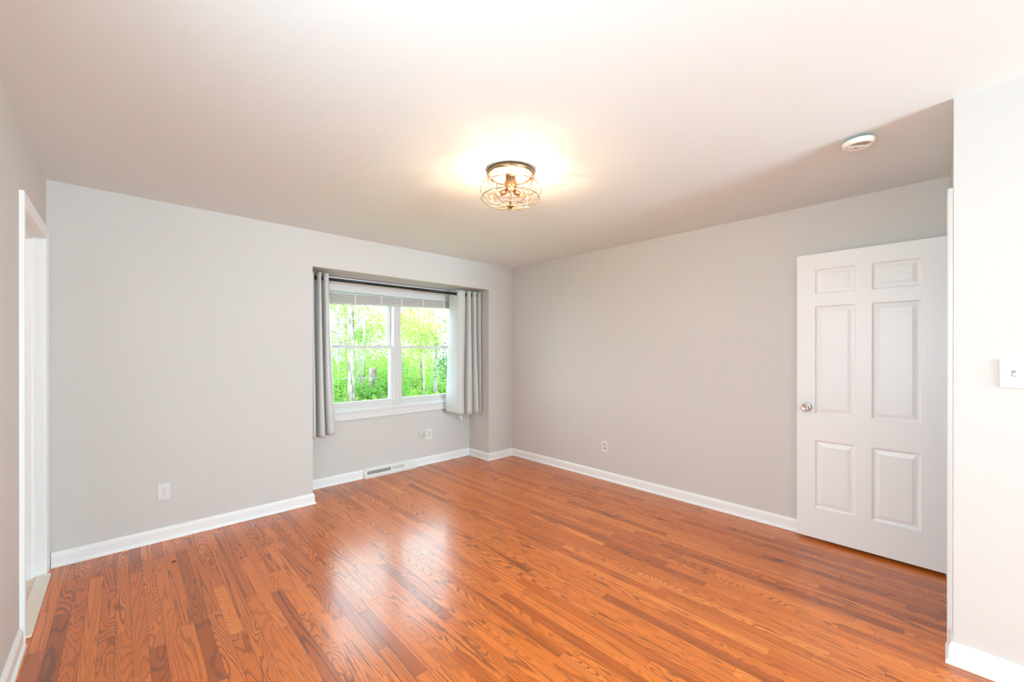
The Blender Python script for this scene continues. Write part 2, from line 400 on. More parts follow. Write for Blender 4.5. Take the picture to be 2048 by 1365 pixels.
baseboard('baseboard_jog', [(DX0 - 0.065, YD), (XJ, YD), (XJ, YF)], [(0, 1), (-1, 1), (-1, 0)], 'white baseboard below the light switch wall')
baseboard('baseboard_left', [(XL, YF), (XL, BY0 - 0.066)], [(1, 0), (1, 0)], 'white baseboard below the left wall')

def casing(name, axis, plane, out, a0, a1, ztop, label, wdt=0.062, thick=0.018, reveal=0.004):
    """door casing; axis = wall direction ('x' or 'y'), out = +-1 normal side; moulded section, mitred"""
    prof = [(0.0, 0.0), (0.0, 0.010), (0.006, 0.013), (0.02, 0.0125), (0.034, 0.016), (wdt - 0.006, thick), (wdt, thick - 0.003), (wdt, 0.0)]
    m = MB(); vs = []; n = len(prof)
    ring = [(a0, 0, -1, 0), (a0, ztop, -1, 1), (a1, ztop, 1, 1), (a1, 0, 1, 0)]
    for a, z, da, dz in ring:
        for o, t in prof:
            p, q = a + da * (o + reveal), z + dz * (o + reveal)
            vs.append((plane + out * t, p, q) if axis == 'y' else (p, plane + out * t, q))
    fs = []
    for k in range(3):
        for q in range(n):
            fs.append((k * n + q, k * n + (q + 1) % n, (k + 1) * n + (q + 1) % n, (k + 1) * n + q))
    fs.append(tuple(range(n))); fs.append(tuple(3 * n + q for q in range(n)))
    m.add(vs, fs)
    return struct(m.build(name, 'trim_white'), label)
JT = 0.018
casing('trim_1', 'y', XL, 1, BY0 + JT, BY1 - JT, 2.065 - JT, 'white casing of the bathroom doorway')
j = box(XL - T, XL, BY0, BY0 + JT, 0, 2.065); j.box(XL - T, XL, BY1 - JT, BY1, 0, 2.065); j.box(XL - T, XL, BY0 + JT, BY1 - JT, 2.065 - JT, 2.065)
j.box(XL - 0.085, XL - 0.05, BY1 - JT - 0.011, BY1 - JT, 0, 2.065 - JT); j.box(XL - 0.085, XL - 0.05, BY0 + JT, BY0 + JT + 0.011, 0, 2.065 - JT); j.box(XL - 0.085, XL - 0.05, BY0 + JT, BY1 - JT, 2.036, 2.065 - JT)
struct(j.build('door_2', 'trim_white'), 'open bathroom doorway with white jambs')
struct(box(XL - 0.034, XL + 0.030, BY0 + JT, BY1 - JT, -0.02, 0.008).build('trim_2', 'stone_sill', bevel=0.004), 'pale marble threshold of the bathroom doorway')
casing('trim_3', 'x', YD, 1, DX0 + JT, DX1 - JT, DZ - JT, 'white casing of the room doorway')
j = box(DX0, DX0 + JT, YD - T, YD, 0, DZ); j.box(DX1 - JT, DX1, YD - T, YD, 0, DZ); j.box(DX0 + JT, DX1 - JT, YD - T, YD, DZ - JT, DZ)
struct(j.build('trim_4', 'trim_white'), 'white jamb of the room doorway')

# ------------------------------------------------------------------ six-panel door
def panel_face(m, xf, out, y0, y1, z0, z1, t):
    """raised panel field with moulding on one face; out = -1 faces -x"""
    steps = [(0.0, 0.0), (0.004, -0.0035), (0.010, -0.0075), (0.014, -0.0085), (0.020, -0.0080), (0.040, -0.0035), (0.0405, -0.0015)]
    vs = []
    for ins, dep in steps:
        x = xf + out * dep
        vs += [(x, y0 + ins, z0 + ins), (x, y1 - ins, z0 + ins), (x, y1 - ins, z1 - ins), (x, y0 + ins, z1 - ins)]
    fs = []
    for s in range(len(steps) - 1):
        for k in range(4):
            a, b = s * 4 + k, s * 4 + (k + 1) % 4
            fs.append((a, b, b + 4, a + 4) if out < 0 else (a, a + 4, b + 4, b))
    l = (len(steps) - 1) * 4; fs.append((l, l + 1, l + 2, l + 3) if out < 0 else (l + 3, l + 2, l + 1, l))
    m.add(vs, fs)
DW, DH, DT = 0.764, 2.038, 0.035
HX, HY = -0.100, -3.899          # visible face at the hinge side
ang = math.atan2(-0.092 + 0.100, 0.764)
door = thing('panel_door', 'white six-panel door standing open against the right wall', 'door', (HX, HY, 0.022), (0, 0, -ang))
# local: y from 0 (hinge) to DW (free edge), face at x=0 looks to -x
ys = [0.0, 0.1145, 0.348, 0.431, 0.655, DW]; zs = [0.0, 0.221, 0.704, 0.891, 1.664, 1.752, 1.927, DH]
m = MB()
for xf, out in ((0.0, -1), (DT, 1)):
    for a in range(5):
        for b in range(7):
            if a in (1, 3) and b in (1, 3, 5): panel_face(m, xf, out, ys[a], ys[a + 1], zs[b], zs[b + 1], DT)
            else:
                q = [(xf, ys[a], zs[b]), (xf, ys[a + 1], zs[b]), (xf, ys[a + 1], zs[b + 1]), (xf, ys[a], zs[b + 1])]
                m.add(q, [(0, 1, 2, 3)])
for (p, q) in (((0, 0), (DT, 0)), ((0, DW), (DT, DW))):
    m.add([(p[0], p[1], 0), (q[0], q[1], 0), (q[0], q[1], DH), (p[0], p[1], DH)], [(0, 1, 2, 3)])
for z in (0, DH): m.add([(0, 0, z), (DT, 0, z), (DT, DW, z), (0, DW, z)], [(0, 1, 2, 3)])
o = m.build('leaf', 'door_white', door, fix=False)
bm = bmesh.new(); bm.from_mesh(o.data); bmesh.ops.remove_doubles(bm, verts=bm.verts, dist=1e-5); bmesh.ops.recalc_face_normals(bm, faces=bm.faces); bm.to_mesh(o.data); bm.free()
ky, kz = DW - 0.058, 0.936
def knob(side):
    s = -1 if side < 0 else 1; x = 0.0 if side < 0 else DT
    r = MB().lathe([(0.0, 0), (0.033, 0.0), (0.033, 0.003 * s), (0.029, 0.007 * s), (0.018, 0.009 * s), (0.012, 0.010 * s), (0.0, 0.010 * s)][1:-1], (x, ky, kz), 'X', 40)
    rose = r.build('rose', 'chrome', door); rose['label'] = 'round chrome rose plate'
    k = MB().lathe([(0.011, 0.008 * s), (0.011, 0.020 * s), (0.017, 0.024 * s), (0.0255, 0.033 * s), (0.0275, 0.042 * s), (0.0255, 0.050 * s), (0.020, 0.0545 * s), (0.018, 0.0545 * s), (0.016, 0.052 * s), (0.012, 0.051 * s)], (x, ky, kz), 'X', 40)
    kb = k.build('knob', 'chrome', door); kb['label'] = 'chrome door knob'
    MB().lathe([(0.0045, 0.050 * s), (0.0045, 0.056 * s)], (x, ky, kz), 'X', 16).build('privacy_button', 'copper', kb)
knob(-1); knob(1)
lb = MB().box(0.008, 0.027, DW - 0.001, DW + 0.0012, kz - 0.028, kz + 0.028); lp = lb.build('latch_plate', 'chrome', door)
MB().box(0.011, 0.024, DW, DW + 0.011, kz - 0.008, kz + 0.008).build('latch_bolt', 'chrome', lp, bevel=0.003)
for z in (0.22, 1.02, 1.80):
    hb = MB().lathe([(0.0065, z - 0.045), (0.0065, z + 0.045)], (0.006, -0.012, 0), 'Z', 16)
    hb.box(0.004, 0.030, -0.003, 0.0, z - 0.044, z + 0.044)
    h = hb.build('hinge', 'hinge_bronze', door); h['label'] = 'dark bronze hinge'

# ------------------------------------------------------------------ alcove window
win = bpy.data.objects.new('window_1', None); COL.objects.link(win); win.location = ((WX0 + WX1) / 2, AY, WZ0)
struct(win, 'white double-hung twin window in the alcove')
WO = tuple(win.location)
def wp(m, name, mat='vinyl_white', parent=win, bevel=0.0015):
    return m.build(name, mat, parent, bevel=bevel, off=WO)
yf = AY - 0.018
def flat_trim(segs): 
    m = MB()
    for s in segs: m.box(*s)
    return m
# casing: head, side legs, apron, stool
hc = MB().box(-2.335, -0.535, AY - 0.016, AY, 1.972, 2.108); hc.box(-2.335, -0.535, AY - 0.022, AY, 2.092, 2.112); hc.box(-2.30, -0.57, AY - 0.020, AY, 1.972, 1.986); hc.box(-2.335, -0.535, AY - 0.019, AY, 2.040, 2.046)
wp(hc, 'head_casing', 'window_trim')
for xa, xb in ((-2.318, -2.246), (-0.622, -0.550)):
    sc_ = MB().box(xa, xb, AY - 0.016, AY, 0.718, 1.972); sc_.box(xa, xa + 0.012, AY - 0.020, AY, 0.718, 1.972); sc_.box(xb - 0.012, xb, AY - 0.020, AY, 0.718, 1.972)
    wp(sc_, 'side_casing', 'window_trim')
ap = MB().box(-2.318, -0.550, AY - 0.016, AY, 0.642, 0.716); ap.box(-2.318, -0.550, AY - 0.021, AY, 0.690, 0.710); ap.box(-2.318, -0.550, AY - 0.020, AY, 0.642, 0.656)
wp(ap, 'apron', 'window_trim')
st = MB().box(-2.335, -0.535, AY - 0.034, AY + 0.06, 0.718, 0.736); st.box(-2.32, -0.55, AY - 0.012, AY + 0.06, 0.736, 0.750)
wp(st, 'stool', 'window_trim', bevel=0.004)
# outer frame with mullion
D0, D1 = AY + 0.005, AY + 0.135
fr = MB().box(WX0, WX0 + 0.028, D0, D1, WZ0, WZ1); fr.box(WX1 - 0.028, WX1, D0, D1, WZ0, WZ1); fr.box(WX0, WX1, D0, D1, WZ1 - 0.02, WZ1); fr.box(WX0, WX1, D0, D1, 0.736, 0.772)
wp(fr, 'frame')
mu = MB().box(-1.476, -1.390, D0 - 0.014, D1, 0.750, WZ1); mu.box(-1.462, -1.404, D0 - 0.020, D1, 0.750, WZ1)
wp(mu, 'mullion')
ZM0, ZM1 = 1.391, 1.421
def sash(xa, xb, y0, y1, z0, z1, st_, top, bot):
    m = MB().box(xa, xa + st_, y0, y1, z0, z1); m.box(xb - st_, xb, y0, y1, z0, z1); m.box(xa + st_, xb - st_, y0, y1, z1 - top, z1); m.box(xa + st_, xb - st_, y0, y1, z0, z0 + bot)
    return m
for xa, xb in ((WX0 + 0.026, -1.474), (-1.392, WX1 - 0.026)):
    up = wp(sash(xa + 0.004, xb - 0.004, AY + 0.072, AY + 0.104, ZM0, WZ1 - 0.015, 0.034, 0.034, 0.028), 'upper_sash')
    gl = MB().box(xa + 0.030, xb - 0.030, AY + 0.086, AY + 0.090, ZM0 + 0.02, WZ1 - 0.04); wp(gl, 'pane', 'window_glass', up, 0)
    lo = wp(sash(xa, xb, AY + 0.020, AY + 0.056, 0.760, ZM1, 0.030, 0.030, 0.064), 'lower_sash')
    gl = MB().box(xa + 0.026, xb - 0.026, AY + 0.036, AY + 0.040, 0.815, ZM1 - 0.025); wp(gl, 'pane', 'window_glass', lo, 0)
    for q in (0.22, 0.78):
        xc = xa + (xb - xa) * q
        lk = MB().box(xc - 0.032, xc + 0.032, AY + 0.026, AY + 0.050, ZM1, ZM1 + 0.006); lk.lathe([(0.012, ZM1 + 0.005), (0.012, ZM1 + 0.012), (0.007, ZM1 + 0.014)], (xc, AY + 0.038, 0), 'Z', 16); lk.box(xc, xc + 0.028, AY + 0.034, AY + 0.042, ZM1 + 0.007, ZM1 + 0.013)
        wp(lk, 'sash_lock', 'vinyl_white', lo, 0.001)

# unseen window added behind the camera to let fill light in
w2 = bpy.data.objects.new('added_window_front', None); COL.objects.link(w2); w2.location = ((FX0 + FX1) / 2, YF, FZ0); struct(w2, 'wide white window behind the camera, unseen, added to brighten the room')
m = MB()
for a in (FX0, (FX0 + FX1) / 2 - 0.025, FX1 - 0.05): m.box(a, a + 0.05, YF - 0.09, YF - 0.03, FZ0, FZ1)
for z in (FZ0, FZ1 - 0.05): m.box(FX0, FX1, YF - 0.09, YF - 0.03, z, z + 0.05)
m.build('frame', 'vinyl_white', w2, off=tuple(w2.location))
m = MB().box(FX0 - 0.07, FX0, YF, YF + 0.018, FZ0 - 0.07, FZ1 + 0.07); m.box(FX1, FX1 + 0.07, YF, YF + 0.018, FZ0 - 0.07, FZ1 + 0.07); m.box(FX0, FX1, YF, YF + 0.018, FZ1, FZ1 + 0.07); m.box(FX0, FX1, YF, YF + 0.03, FZ0 - 0.07, FZ0)
m.build('casing', 'trim_white', w2, off=tuple(w2.location))

w3 = bpy.data.objects.new('added_window_side', None); COL.objects.link(w3); w3.location = (XL, (SY0 + SY1) / 2, SZ0); struct(w3, 'unseen white window added in the left wall beside the camera for fill light')  # unseen window, put in to bring fill light onto door and walls
m = MB()
for a in (SY0, SY1 - 0.05): m.box(XL - 0.09, XL - 0.03, a, a + 0.05, SZ0, SZ1)
for z in (SZ0, (SZ0 + SZ1) / 2 - 0.02, SZ1 - 0.05): m.box(XL - 0.09, XL - 0.03, SY0, SY1, z, z + 0.05)
m.build('frame', 'vinyl_white', w3, off=tuple(w3.location))
m = MB().box(XL, XL + 0.018, SY0 - 0.07, SY0, SZ0 - 0.07, SZ1 + 0.07); m.box(XL, XL + 0.018, SY1, SY1 + 0.07, SZ0 - 0.07, SZ1 + 0.07); m.box(XL, XL + 0.018, SY0, SY1, SZ1, SZ1 + 0.07); m.box(XL, XL + 0.03, SY0, SY1, SZ0 - 0.07, SZ0)
m.build('casing', 'trim_white', w3, off=tuple(w3.location))

# ------------------------------------------------------------------ woven blind, raised and hanging unevenly
bl = thing('window_blind', 'raised slatted blind bunched across the top of the window, sagging at its left end', 'blind', (-1.43, AY - 0.020, 1.96))
BO = tuple(bl.location)
bx_l, bx_r = -2.232, -0.640
def slat(zl0, zl1, zr0, zr1, y0, y1):
    vs = [(bx_l, y0, zl0), (bx_r, y0, zr0), (bx_r, y1, zr0), (bx_l, y1, zl0), (bx_l, y0, zl1), (bx_r, y0, zr1), (bx_r, y1, zr1), (bx_l, y1, zl1)]
    return MB().add(vs, [(0, 3, 2, 1), (4, 5, 6, 7), (0, 1, 5, 4), (1, 2, 6, 5), (2, 3, 7, 6), (3, 0, 4, 7)])
zl, zr = (1.837, 1.953), (1.890, 1.972)
slat(zl[0], zl[0] + 0.020, zr[0], zr[0] + 0.018, AY - 0.038, AY - 0.006).build('bottom_rail', 'blind_slat', bl, bevel=0.003, off=BO)
ns = 9
for k in range(ns):
    t0 = 0.185 + 0.79 * k / ns; t1 = t0 + 0.79 / ns - 0.012
    f = lambda t: (zl[0] + (zl[1] - zl[0]) * t, zr[0] + (zr[1] - zr[0]) * t)
    jx = 0.002 * (k % 2)
    s_ = slat(f(t0)[0], f(t1)[0], f(t0)[1], f(t1)[1], AY - 0.036 - jx, AY - 0.008).build('slat', 'blind_slat', bl, bevel=0.001, off=BO)
for px in (-2.200, -1.930, -1.640, -1.397, -1.120, -0.825):
    t = (px - bx_l) / (bx_r - bx_l)
    za, zb = zl[0] + (zr[0] - zl[0]) * t, zl[1] + (zr[1] - zl[1]) * t
    MB().box(px - 0.011, px + 0.011, AY - 0.0410, AY - 0.039, za + 0.001, zb - 0.001).build('ladder_tape', 'blind_tape', bl, off=BO)
cx_, cy_ = -0.630, 0.262
MB().tube([(bx_r + 0.004, AY - 0.03, 1.955), (-0.635, 0.30, 1.5), (cx_, cy_, 1.0), (cx_, cy_, 0.556)], 0.0012, 6).build('lift_cord', 'blind_tape', bl, off=BO)
for dx, dz in ((-0.006, 0.0), (0.008, -0.022)):
    ts = MB().lathe([(0.003, 0.560 + dz), (0.006, 0.553 + dz), (0.008, 0.530 + dz), (0.0095, 0.518 + dz), (0.004, 0.515 + dz)], (cx_ + dx, cy_, 0), 'Z', 16)
    ts.build('cord_tassel', 'clear_plastic', bl, off=BO)

# ------------------------------------------------------------------ curtain rod and curtains
RY, RZ = 0.170, 2.050
rod = thing('curtain_rod', 'black metal curtain rod spanning the top of the window alcove', 'curtain rod', (-1.43, RY, RZ))
RO = tuple(rod.location)
MB().lathe([(0.0145, AX0 + 0.012), (0.0145, -1.30)], (0, RY, RZ), 'X', 20).build('rod_tube', 'rod_black', rod, off=RO)
MB().lathe([(0.0165, -1.36), (0.0165, AX1 - 0.012)], (0, RY, RZ), 'X', 20).build('outer_tube', 'rod_black', rod, off=RO)
for x, s in ((AX0 + 0.001, 1), (AX1 - 0.001, -1)):
    MB().lathe([(0.026, x), (0.026, x + 0.006 * s), (0.019, x + 0.013 * s), (0.0175, x + 0.022 * s)], (0, RY, RZ), 'X', 24).build('end_cap', 'rod_black', rod, off=RO)
def catmull(pts, n=6):
    out = []
    for k in range(len(pts) - 1):
        p0, p1, p2, p3 = pts[max(k - 1, 0)], pts[k], pts[k + 1], pts[min(k + 2, len(pts) - 1)]
        for q in range(n):
            t = q / n
            out.append(tuple(0.5 * (2 * p1[c] + (p2[c] - p0[c]) * t + (2 * p0[c] - 5 * p1[c] + 4 * p2[c] - p3[c]) * t * t + (3 * p1[c] - p0[c] - 3 * p2[c] + p3[c]) * t ** 3) for c in range(2)))
    out.append(tuple(pts[-1])); return out
def curtain(name, label, top, bot, ztop, zbot, rng, wave):
    """cloth hung in folds: plan path at the top and at the hem, lofted with soft sag"""
    a, b = catmull(top), catmull(bot); n = len(a); rows = 40
    m = MB(); vs = []; rd = random.Random(rng)
    ph = [rd.uniform(0, 6.28) for _ in range(4)]
    for r_ in range(rows + 1):
        t = r_ / rows; e = t ** 1.25
        for k in range(n):
            zb = zbot(k / (n - 1)); z = ztop + (zb - ztop) * t
            wx = wave * math.sin(4.2 * t + ph[0] + 0.25 * k) * t * (1 - 0.4 * t); wy = wave * math.sin(5.6 * t + ph[1] + 0.35 * k) * t
            vs.append((a[k][0] + (b[k][0] - a[k][0]) * e + wx, a[k][1] + (b[k][1] - a[k][1]) * e + wy, z))
    fs = [(r_ * n + k, r_ * n + k + 1, (r_ + 1) * n + k + 1, (r_ + 1) * n + k) for r_ in range(rows) for k in range(n - 1)]
    m.add(vs, fs, True)
    root = thing('window_curtain', label, 'curtain', (sum(p[0] for p in bot) / len(bot), RY, zbot(0.5)), group=None)
    o = m.build('cloth', 'curtain_satin', root, off=tuple(root.location), fix=False)
    s = o.modifiers.new('thick', 'SOLIDIFY'); s.thickness = 0.003; s.offset = 0
    return root
ltop = [(-2.452, 0.215), (-2.440, 0.125), (-2.415, 0.118), (-2.402, 0.205), (-2.385, 0.215), (-2.374, 0.125), (-2.352, 0.115), (-2.340, 0.205), (-2.326, 0.215), (-2.316, 0.125), (-2.285, 0.120), (-2.262, 0.185), (-2.238, 0.235)]
lbot = [(-2.450, 0.230), (-2.438, 0.110), (-2.405, 0.100), (-2.392, 0.215), (-2.372, 0.215), (-2.362, 0.105), (-2.325, 0.095), (-2.312, 0.205), (-2.296, 0.215), (-2.286, 0.115), (-2.240, 0.110), (-2.205, 0.170), (-2.176, 0.235)]
lc = curtain('curtain_panel', 'pale grey satin curtain hanging in tight folds at the left side of the window', ltop, lbot, 2.094, lambda t: 0.555 + 0.022 * max(0, t - 0.6) / 0.4, 3, 0.006)
rtop = [(-0.806, 0.270), (-0.792, 0.200), (-0.755, 0.130), (-0.690, 0.112), (-0.672, 0.140), (-0.664, 0.215), (-0.640, 0.222), (-0.628, 0.125), (-0.596, 0.112), (-0.580, 0.150), (-0.572, 0.215), (-0.552, 0.215), (-0.542, 0.125), (-0.512, 0.115), (-0.500, 0.205), (-0.480, 0.225), (-0.466, 0.125), (-0.442, 0.112), (-0.424, 0.215)]
rbot = [(-0.842, 0.290), (-0.822, 0.200), (-0.785, 0.110), (-0.728, 0.090), (-0.698, 0.125), (-0.690, 0.215), (-0.660, 0.222), (-0.646, 0.110), (-0.586, 0.095), (-0.562, 0.135), (-0.552, 0.215), (-0.532, 0.215), (-0.522, 0.115), (-0.490, 0.100), (-0.480, 0.205), (-0.464, 0.225), (-0.452, 0.125), (-0.444, 0.105), (-0.434, 0.215)]
rc = curtain('curtain_panel', 'pale grey satin curtain at the right side of the window, its smooth edge shining', rtop, rbot, 2.094, lambda t: 0.612 - 0.025 * min(1, t / 0.22) + 0.012 * max(0, t - 0.6), 11, 0.005)
def grommet(root, x, y, ang_):
    m = MB(); pts = []
    for k in range(20):
        a = 2 * PI * k / 20; pts.append((x + 0.021 * math.cos(a) * math.sin(ang_), y + 0.021 * math.cos(a) * math.cos(ang_), RZ + 0.021 * math.sin(a)))
    m.tube(pts, 0.0045, 8, True); g = m.build('grommet', 'rod_black', root, off=tuple(root.location)); g['label'] = 'black metal grommet'
for x in (-2.446, -2.408, -2.380, -2.346, -2.321, -2.270): grommet(lc, x, RY, 0.25)
grommet(rc, -0.778, RY, 0.35)
for x in (-0.668, -0.634, -0.576, -0.547, -0.506, -0.472, -0.424): grommet(rc, x, RY, 0.2)

# ------------------------------------------------------------------ baseboard register
rg = thing('baseboard_register', 'white metal baseboard heat register under the window', 'register', (-1.524, AY, 0))
GO = tuple(rg.location)
def reg_prof(x): return [(x, AY, 0.0), (x, AY - 0.062, 0.0), (x, AY - 0.064, 0.022), (x, AY - 0.058, 0.028), (x, AY - 0.026, 0.080), (x, AY - 0.018, 0.096), (x, AY - 0.012, 0.100), (x, AY, 0.100)]
m = MB(); a_, b_ = reg_prof(-1.834), reg_prof(-1.214); n = len(a_)
m.add(a_ + b_, [(k, (k + 1) % n, n + (k + 1) % n, n + k) for k in range(n)] + [tuple(range(n)), tuple(n + k for k in range(n))])
m.build('housing', 'enamel_white', rg, bevel=0.002, off=GO)
def on_slope(x, t, lift):  # t 0..1 up the slanted face
    y = AY - 0.058 + 0.032 * t; z = 0.028 + 0.052 * t
    nl = math.hypot(0.032, 0.052); return (x, y - lift * 0.052 / nl, z + lift * 0.032 / nl)
def slope_quad(m, x0_, x1_, t0, t1, lift, skew=0.0):
    p = [on_slope(x0_ + skew * t0, t0, lift), on_slope(x1_ + skew * t0, t0, lift), on_slope(x1_ + skew * t1, t1, lift), on_slope(x0_ + skew * t1, t1, lift)]
    q = [on_slope(x0_ + skew * t0, t0, -0.001), on_slope(x1_ + skew * t0, t0, -0.001), on_slope(x1_ + skew * t1, t1, -0.001), on_slope(x0_ + skew * t1, t1, -0.001)]
    m.add(p + q, [(0, 1, 2, 3), (7, 6, 5, 4), (0, 4, 5, 1), (1, 5, 6, 2), (2, 6, 7, 3), (3, 7, 4, 0)])
m = MB()
for k in range(26): slope_quad(m, -1.806 + k * 0.0104, -1.7996 + k * 0.0104, 0.22, 0.80, 0.0006, 0.012)
o = m.build('grille_slots', 'slot_dark', rg, off=GO); o['label'] = 'dark slanted open slots'
m = MB()
for k in range(18): slope_quad(m, -1.512 + k * 0.0078, -1.5088 + k * 0.0078, 0.25, 0.80, 0.0006, 0.008)
o = m.build('damper_slots', 'slot_grey', rg, off=GO); o['label'] = 'pale shuttered slots'
m = MB(); slope_quad(m, -1.532, -1.526, 0.10, 0.92, 0.005); m.build('damper_lever', 'enamel_white', rg, off=GO)
m = MB(); slope_quad(m, -1.826, -1.222, 0.93, 0.99, 0.004); m.build('upper_lip', 'enamel_white', rg, off=GO)

# ------------------------------------------------------------------ outlets, coax plate, light switch (built facing -y, then turned)
def wall_root(name, label, cat, loc, rz, group=None): return thing(name, label, cat, loc, (0, 0, rz), group)
def duplex(label, loc, rz, plate_mat, face_mat, ww=0.072, hh=0.116):
    r = wall_root('wall_outlet', label, 'outlet', loc, rz)
    p = MB().box(-ww / 2, ww / 2, -0.0055, 0, -hh / 2, hh / 2).build('cover_plate', plate_mat, r, bevel=0.003)
    for s in (-1, 1):
        zc = s * 0.0195
        m = MB(); vs = []; n = 24
        for y in (-0.0085, 0):
            for k in range(n):
                a = 2 * PI * k / n; vs.append((0.0172 * math.cos(a), y, zc + max(-0.0138, min(0.0138, 0.0172 * math.sin(a)))))
        m.add(vs, [(k, (k + 1) % n, n + (k + 1) % n, n + k) for k in range(n)] + [tuple(range(n))])
        f = m.build('receptacle', face_mat, r)
        q = MB().box(-0.0078, -0.0052, -0.0092, -0.008, zc + 0.001, zc + 0.010); q.box(0.0052, 0.0078, -0.0092, -0.008, zc + 0.002, zc + 0.009); q.lathe([(0.0028, -0.0092), (0.0028, -0.008)], (0, 0, zc - 0.0065), 'Y', 12)
        q.build('slots', 'slot_dark' if face_mat != 'plate_pink_white' else 'slot_grey', f)
    MB().lathe([(0.003, -0.0068), (0.003, -0.005)], (0, 0, 0), 'Y', 12).build('screw', 'beige_plastic', r)
    return r
duplex('white outlet with ivory sockets on the alcove wall below the window', (-1.014, AY, 0.359), 0, 'plate_white', 'ivory')
duplex('white outlet with ivory sockets low on the long right wall', (0, -1.418, 0.352), -PI / 2, 'plate_white', 'ivory')
duplex('plain white outlet low on the back wall left of the alcove', (-3.475, 0, 0.350), 0, 'plate_pink_white', 'plate_pink_white')
cx = wall_root('coax_plate', 'small round beige cable plate beside the outlet under the window', 'wall plate', (-1.107, AY, 0.364), 0)
MB().lathe([(0.040, 0.0), (0.040, -0.003), (0.036, -0.007), (0.020, -0.008), (0.016, -0.010), (0.010, -0.010)], (0, 0, 0), 'Y', 36).build('plate', 'beige_plastic', cx)
MB().lathe([(0.0055, -0.004), (0.0055, -0.0125), (0.002, -0.0125)], (0.006, 0, 0.004), 'Y', 16).build('jack', 'slot_dark', cx)
sw = wall_root('light_switch', 'cream single toggle light switch on the bright wall at right', 'light switch', (XJ, -4.072, 1.276), -PI / 2)
MB().box(-0.0375, 0.0375, -0.006, 0, -0.060, 0.060).build('cover_plate', 'plate_cream', sw, bevel=0.004)
MB().box(-0.0055, 0.0055, -0.0068, -0.004, -0.0125, 0.0125).build('toggle_slot', 'slot_grey', sw)
tg = MB().add([(-0.0045, -0.005, -0.010), (0.0045, -0.005, -0.010), (0.0045, -0.005, 0.004), (-0.0045, -0.005, 0.004), (-0.0038, -0.017, -0.0085), (0.0038, -0.017, -0.0085), (0.0038, -0.016, -0.002), (-0.0038, -0.016, -0.002)], [(0, 3, 2, 1), (4, 5, 6, 7), (0, 1, 5, 4), (1, 2, 6, 5), (2, 3, 7, 6), (3, 0, 4, 7)])
tg.build('toggle', 'plate_cream', sw, bevel=0.001)
for z in (-0.030, 0.030):
    q = MB().lathe([(0.0032, -0.005), (0.0032, -0.0072)], (0, 0, z), 'Y', 14); q.box(-0.0026, 0.0026, -0.0076, -0.007, z - 0.0005, z + 0.0005); q.build('screw', 'plate_cream', sw)

# ------------------------------------------------------------------ smoke detector on the ceiling
sd = thing('smoke_detector', 'round white smoke detector on the ceiling near the door', 'smoke detector', (-0.960, -3.575, H), (0, 0, 0))
MB().lathe([(0.060, 0.0), (0.067, 0.0), (0.067, -0.006), (0.063, -0.020), (0.058, -0.024), (0.050, -0.024), (0.047, -0.020), (0.047, -0.008), (0.047, 0.0)], (0, 0, 0), 'Z', 48).build('ring_body', 'detector_white', sd)
MB().lathe([(0.0465, -0.006), (0.0465, -0.010), (0.001, -0.010)], (0, 0, 0), 'Z', 48).build('recess', 'detector_beige', sd)
m = MB(); vs = []; n = 24
for z in (-0.011, -0.0228):
    for k in range(n + 1):
        a = (PI - 0.55) * k / n + 0.275 + math.radians(-55); vs.append((0.0455 * math.cos(a), 0.0455 * math.sin(a), z))
m.add(vs, [(k, k + 1, n + 2 + k, n + 1 + k) for k in range(n)] + [(n, 0, n + 1, 2 * n + 1), tuple(range(n + 1)), tuple(n + 1 + k for k in range(n + 1))])
m.build('half_cover', 'detector_white', sd)
MB().lathe([(0.0035, -0.0220), (0.0035, -0.0240)], (0.010, 0.012, 0), 'Z', 14).build('test_light', 'slot_dark', sd)

# ------------------------------------------------------------------ caged ceiling lamp
LX, LY = -2.010, -2.090
lamp = thing('ceiling_lamp', 'glowing champagne wire-cage flush lamp in the middle of the ceiling', 'ceiling lamp', (LX, LY, H))
MB().lathe([(0.136, 0.0), (0.141, -0.002), (0.141, -0.024), (0.137, -0.028), (0.126, -0.028), (0.124, -0.022), (0.124, -0.010), (0.01, -0.010)], (0, 0, 0), 'Z', 64).build('base_plate', 'champagne', lamp)
MB().lathe([(0.1235, -0.011), (0.1235, -0.020), (0.115, -0.023), (0.02, -0.023)], (0, 0, 0), 'Z', 64).build('added_bright_pan', 'enamel_white', lamp)  # white pan added so the plate's blown-out underside shows bright
MB().lathe([(0.006, -0.020), (0.006, -0.205)], (0, 0, 0), 'Z', 14).build('stem', 'champagne', lamp)
MB().lathe([(0.006, -0.198), (0.020, -0.203), (0.022, -0.209), (0.014, -0.215), (0.004, -0.222)], (0, 0, 0), 'Z', 28).build('hub', 'champagne', lamp)
def ring(r, z, t=0.0023): 
    MB().tube([(r * math.cos(2 * PI * k / 64), r * math.sin(2 * PI * k / 64), z) for k in range(64)], t, 8, True).build('cage_ring', 'champagne', lamp)
ring(0.1395, -0.050); ring(0.1395, -0.071); ring(0.172, -0.092); ring(0.172, -0.160); ring(0.079, -0.203)
rp = catmull([(0.1395, -0.020), (0.1395, -0.046), (0.1400, -0.071), (0.160, -0.083), (0.180, -0.102), (0.188, -0.126), (0.182, -0.148), (0.163, -0.170), (0.128, -0.193), (0.085, -0.205), (0.045, -0.207), (0.014, -0.207)], 5)
NR = 10
for k in range(NR):
    a = 2 * PI * (k + 0.35) / NR
    MB().tube([(r * math.cos(a), r * math.sin(a), z) for r, z in rp], 0.0023, 8).build('cage_rib', 'champagne', lamp)
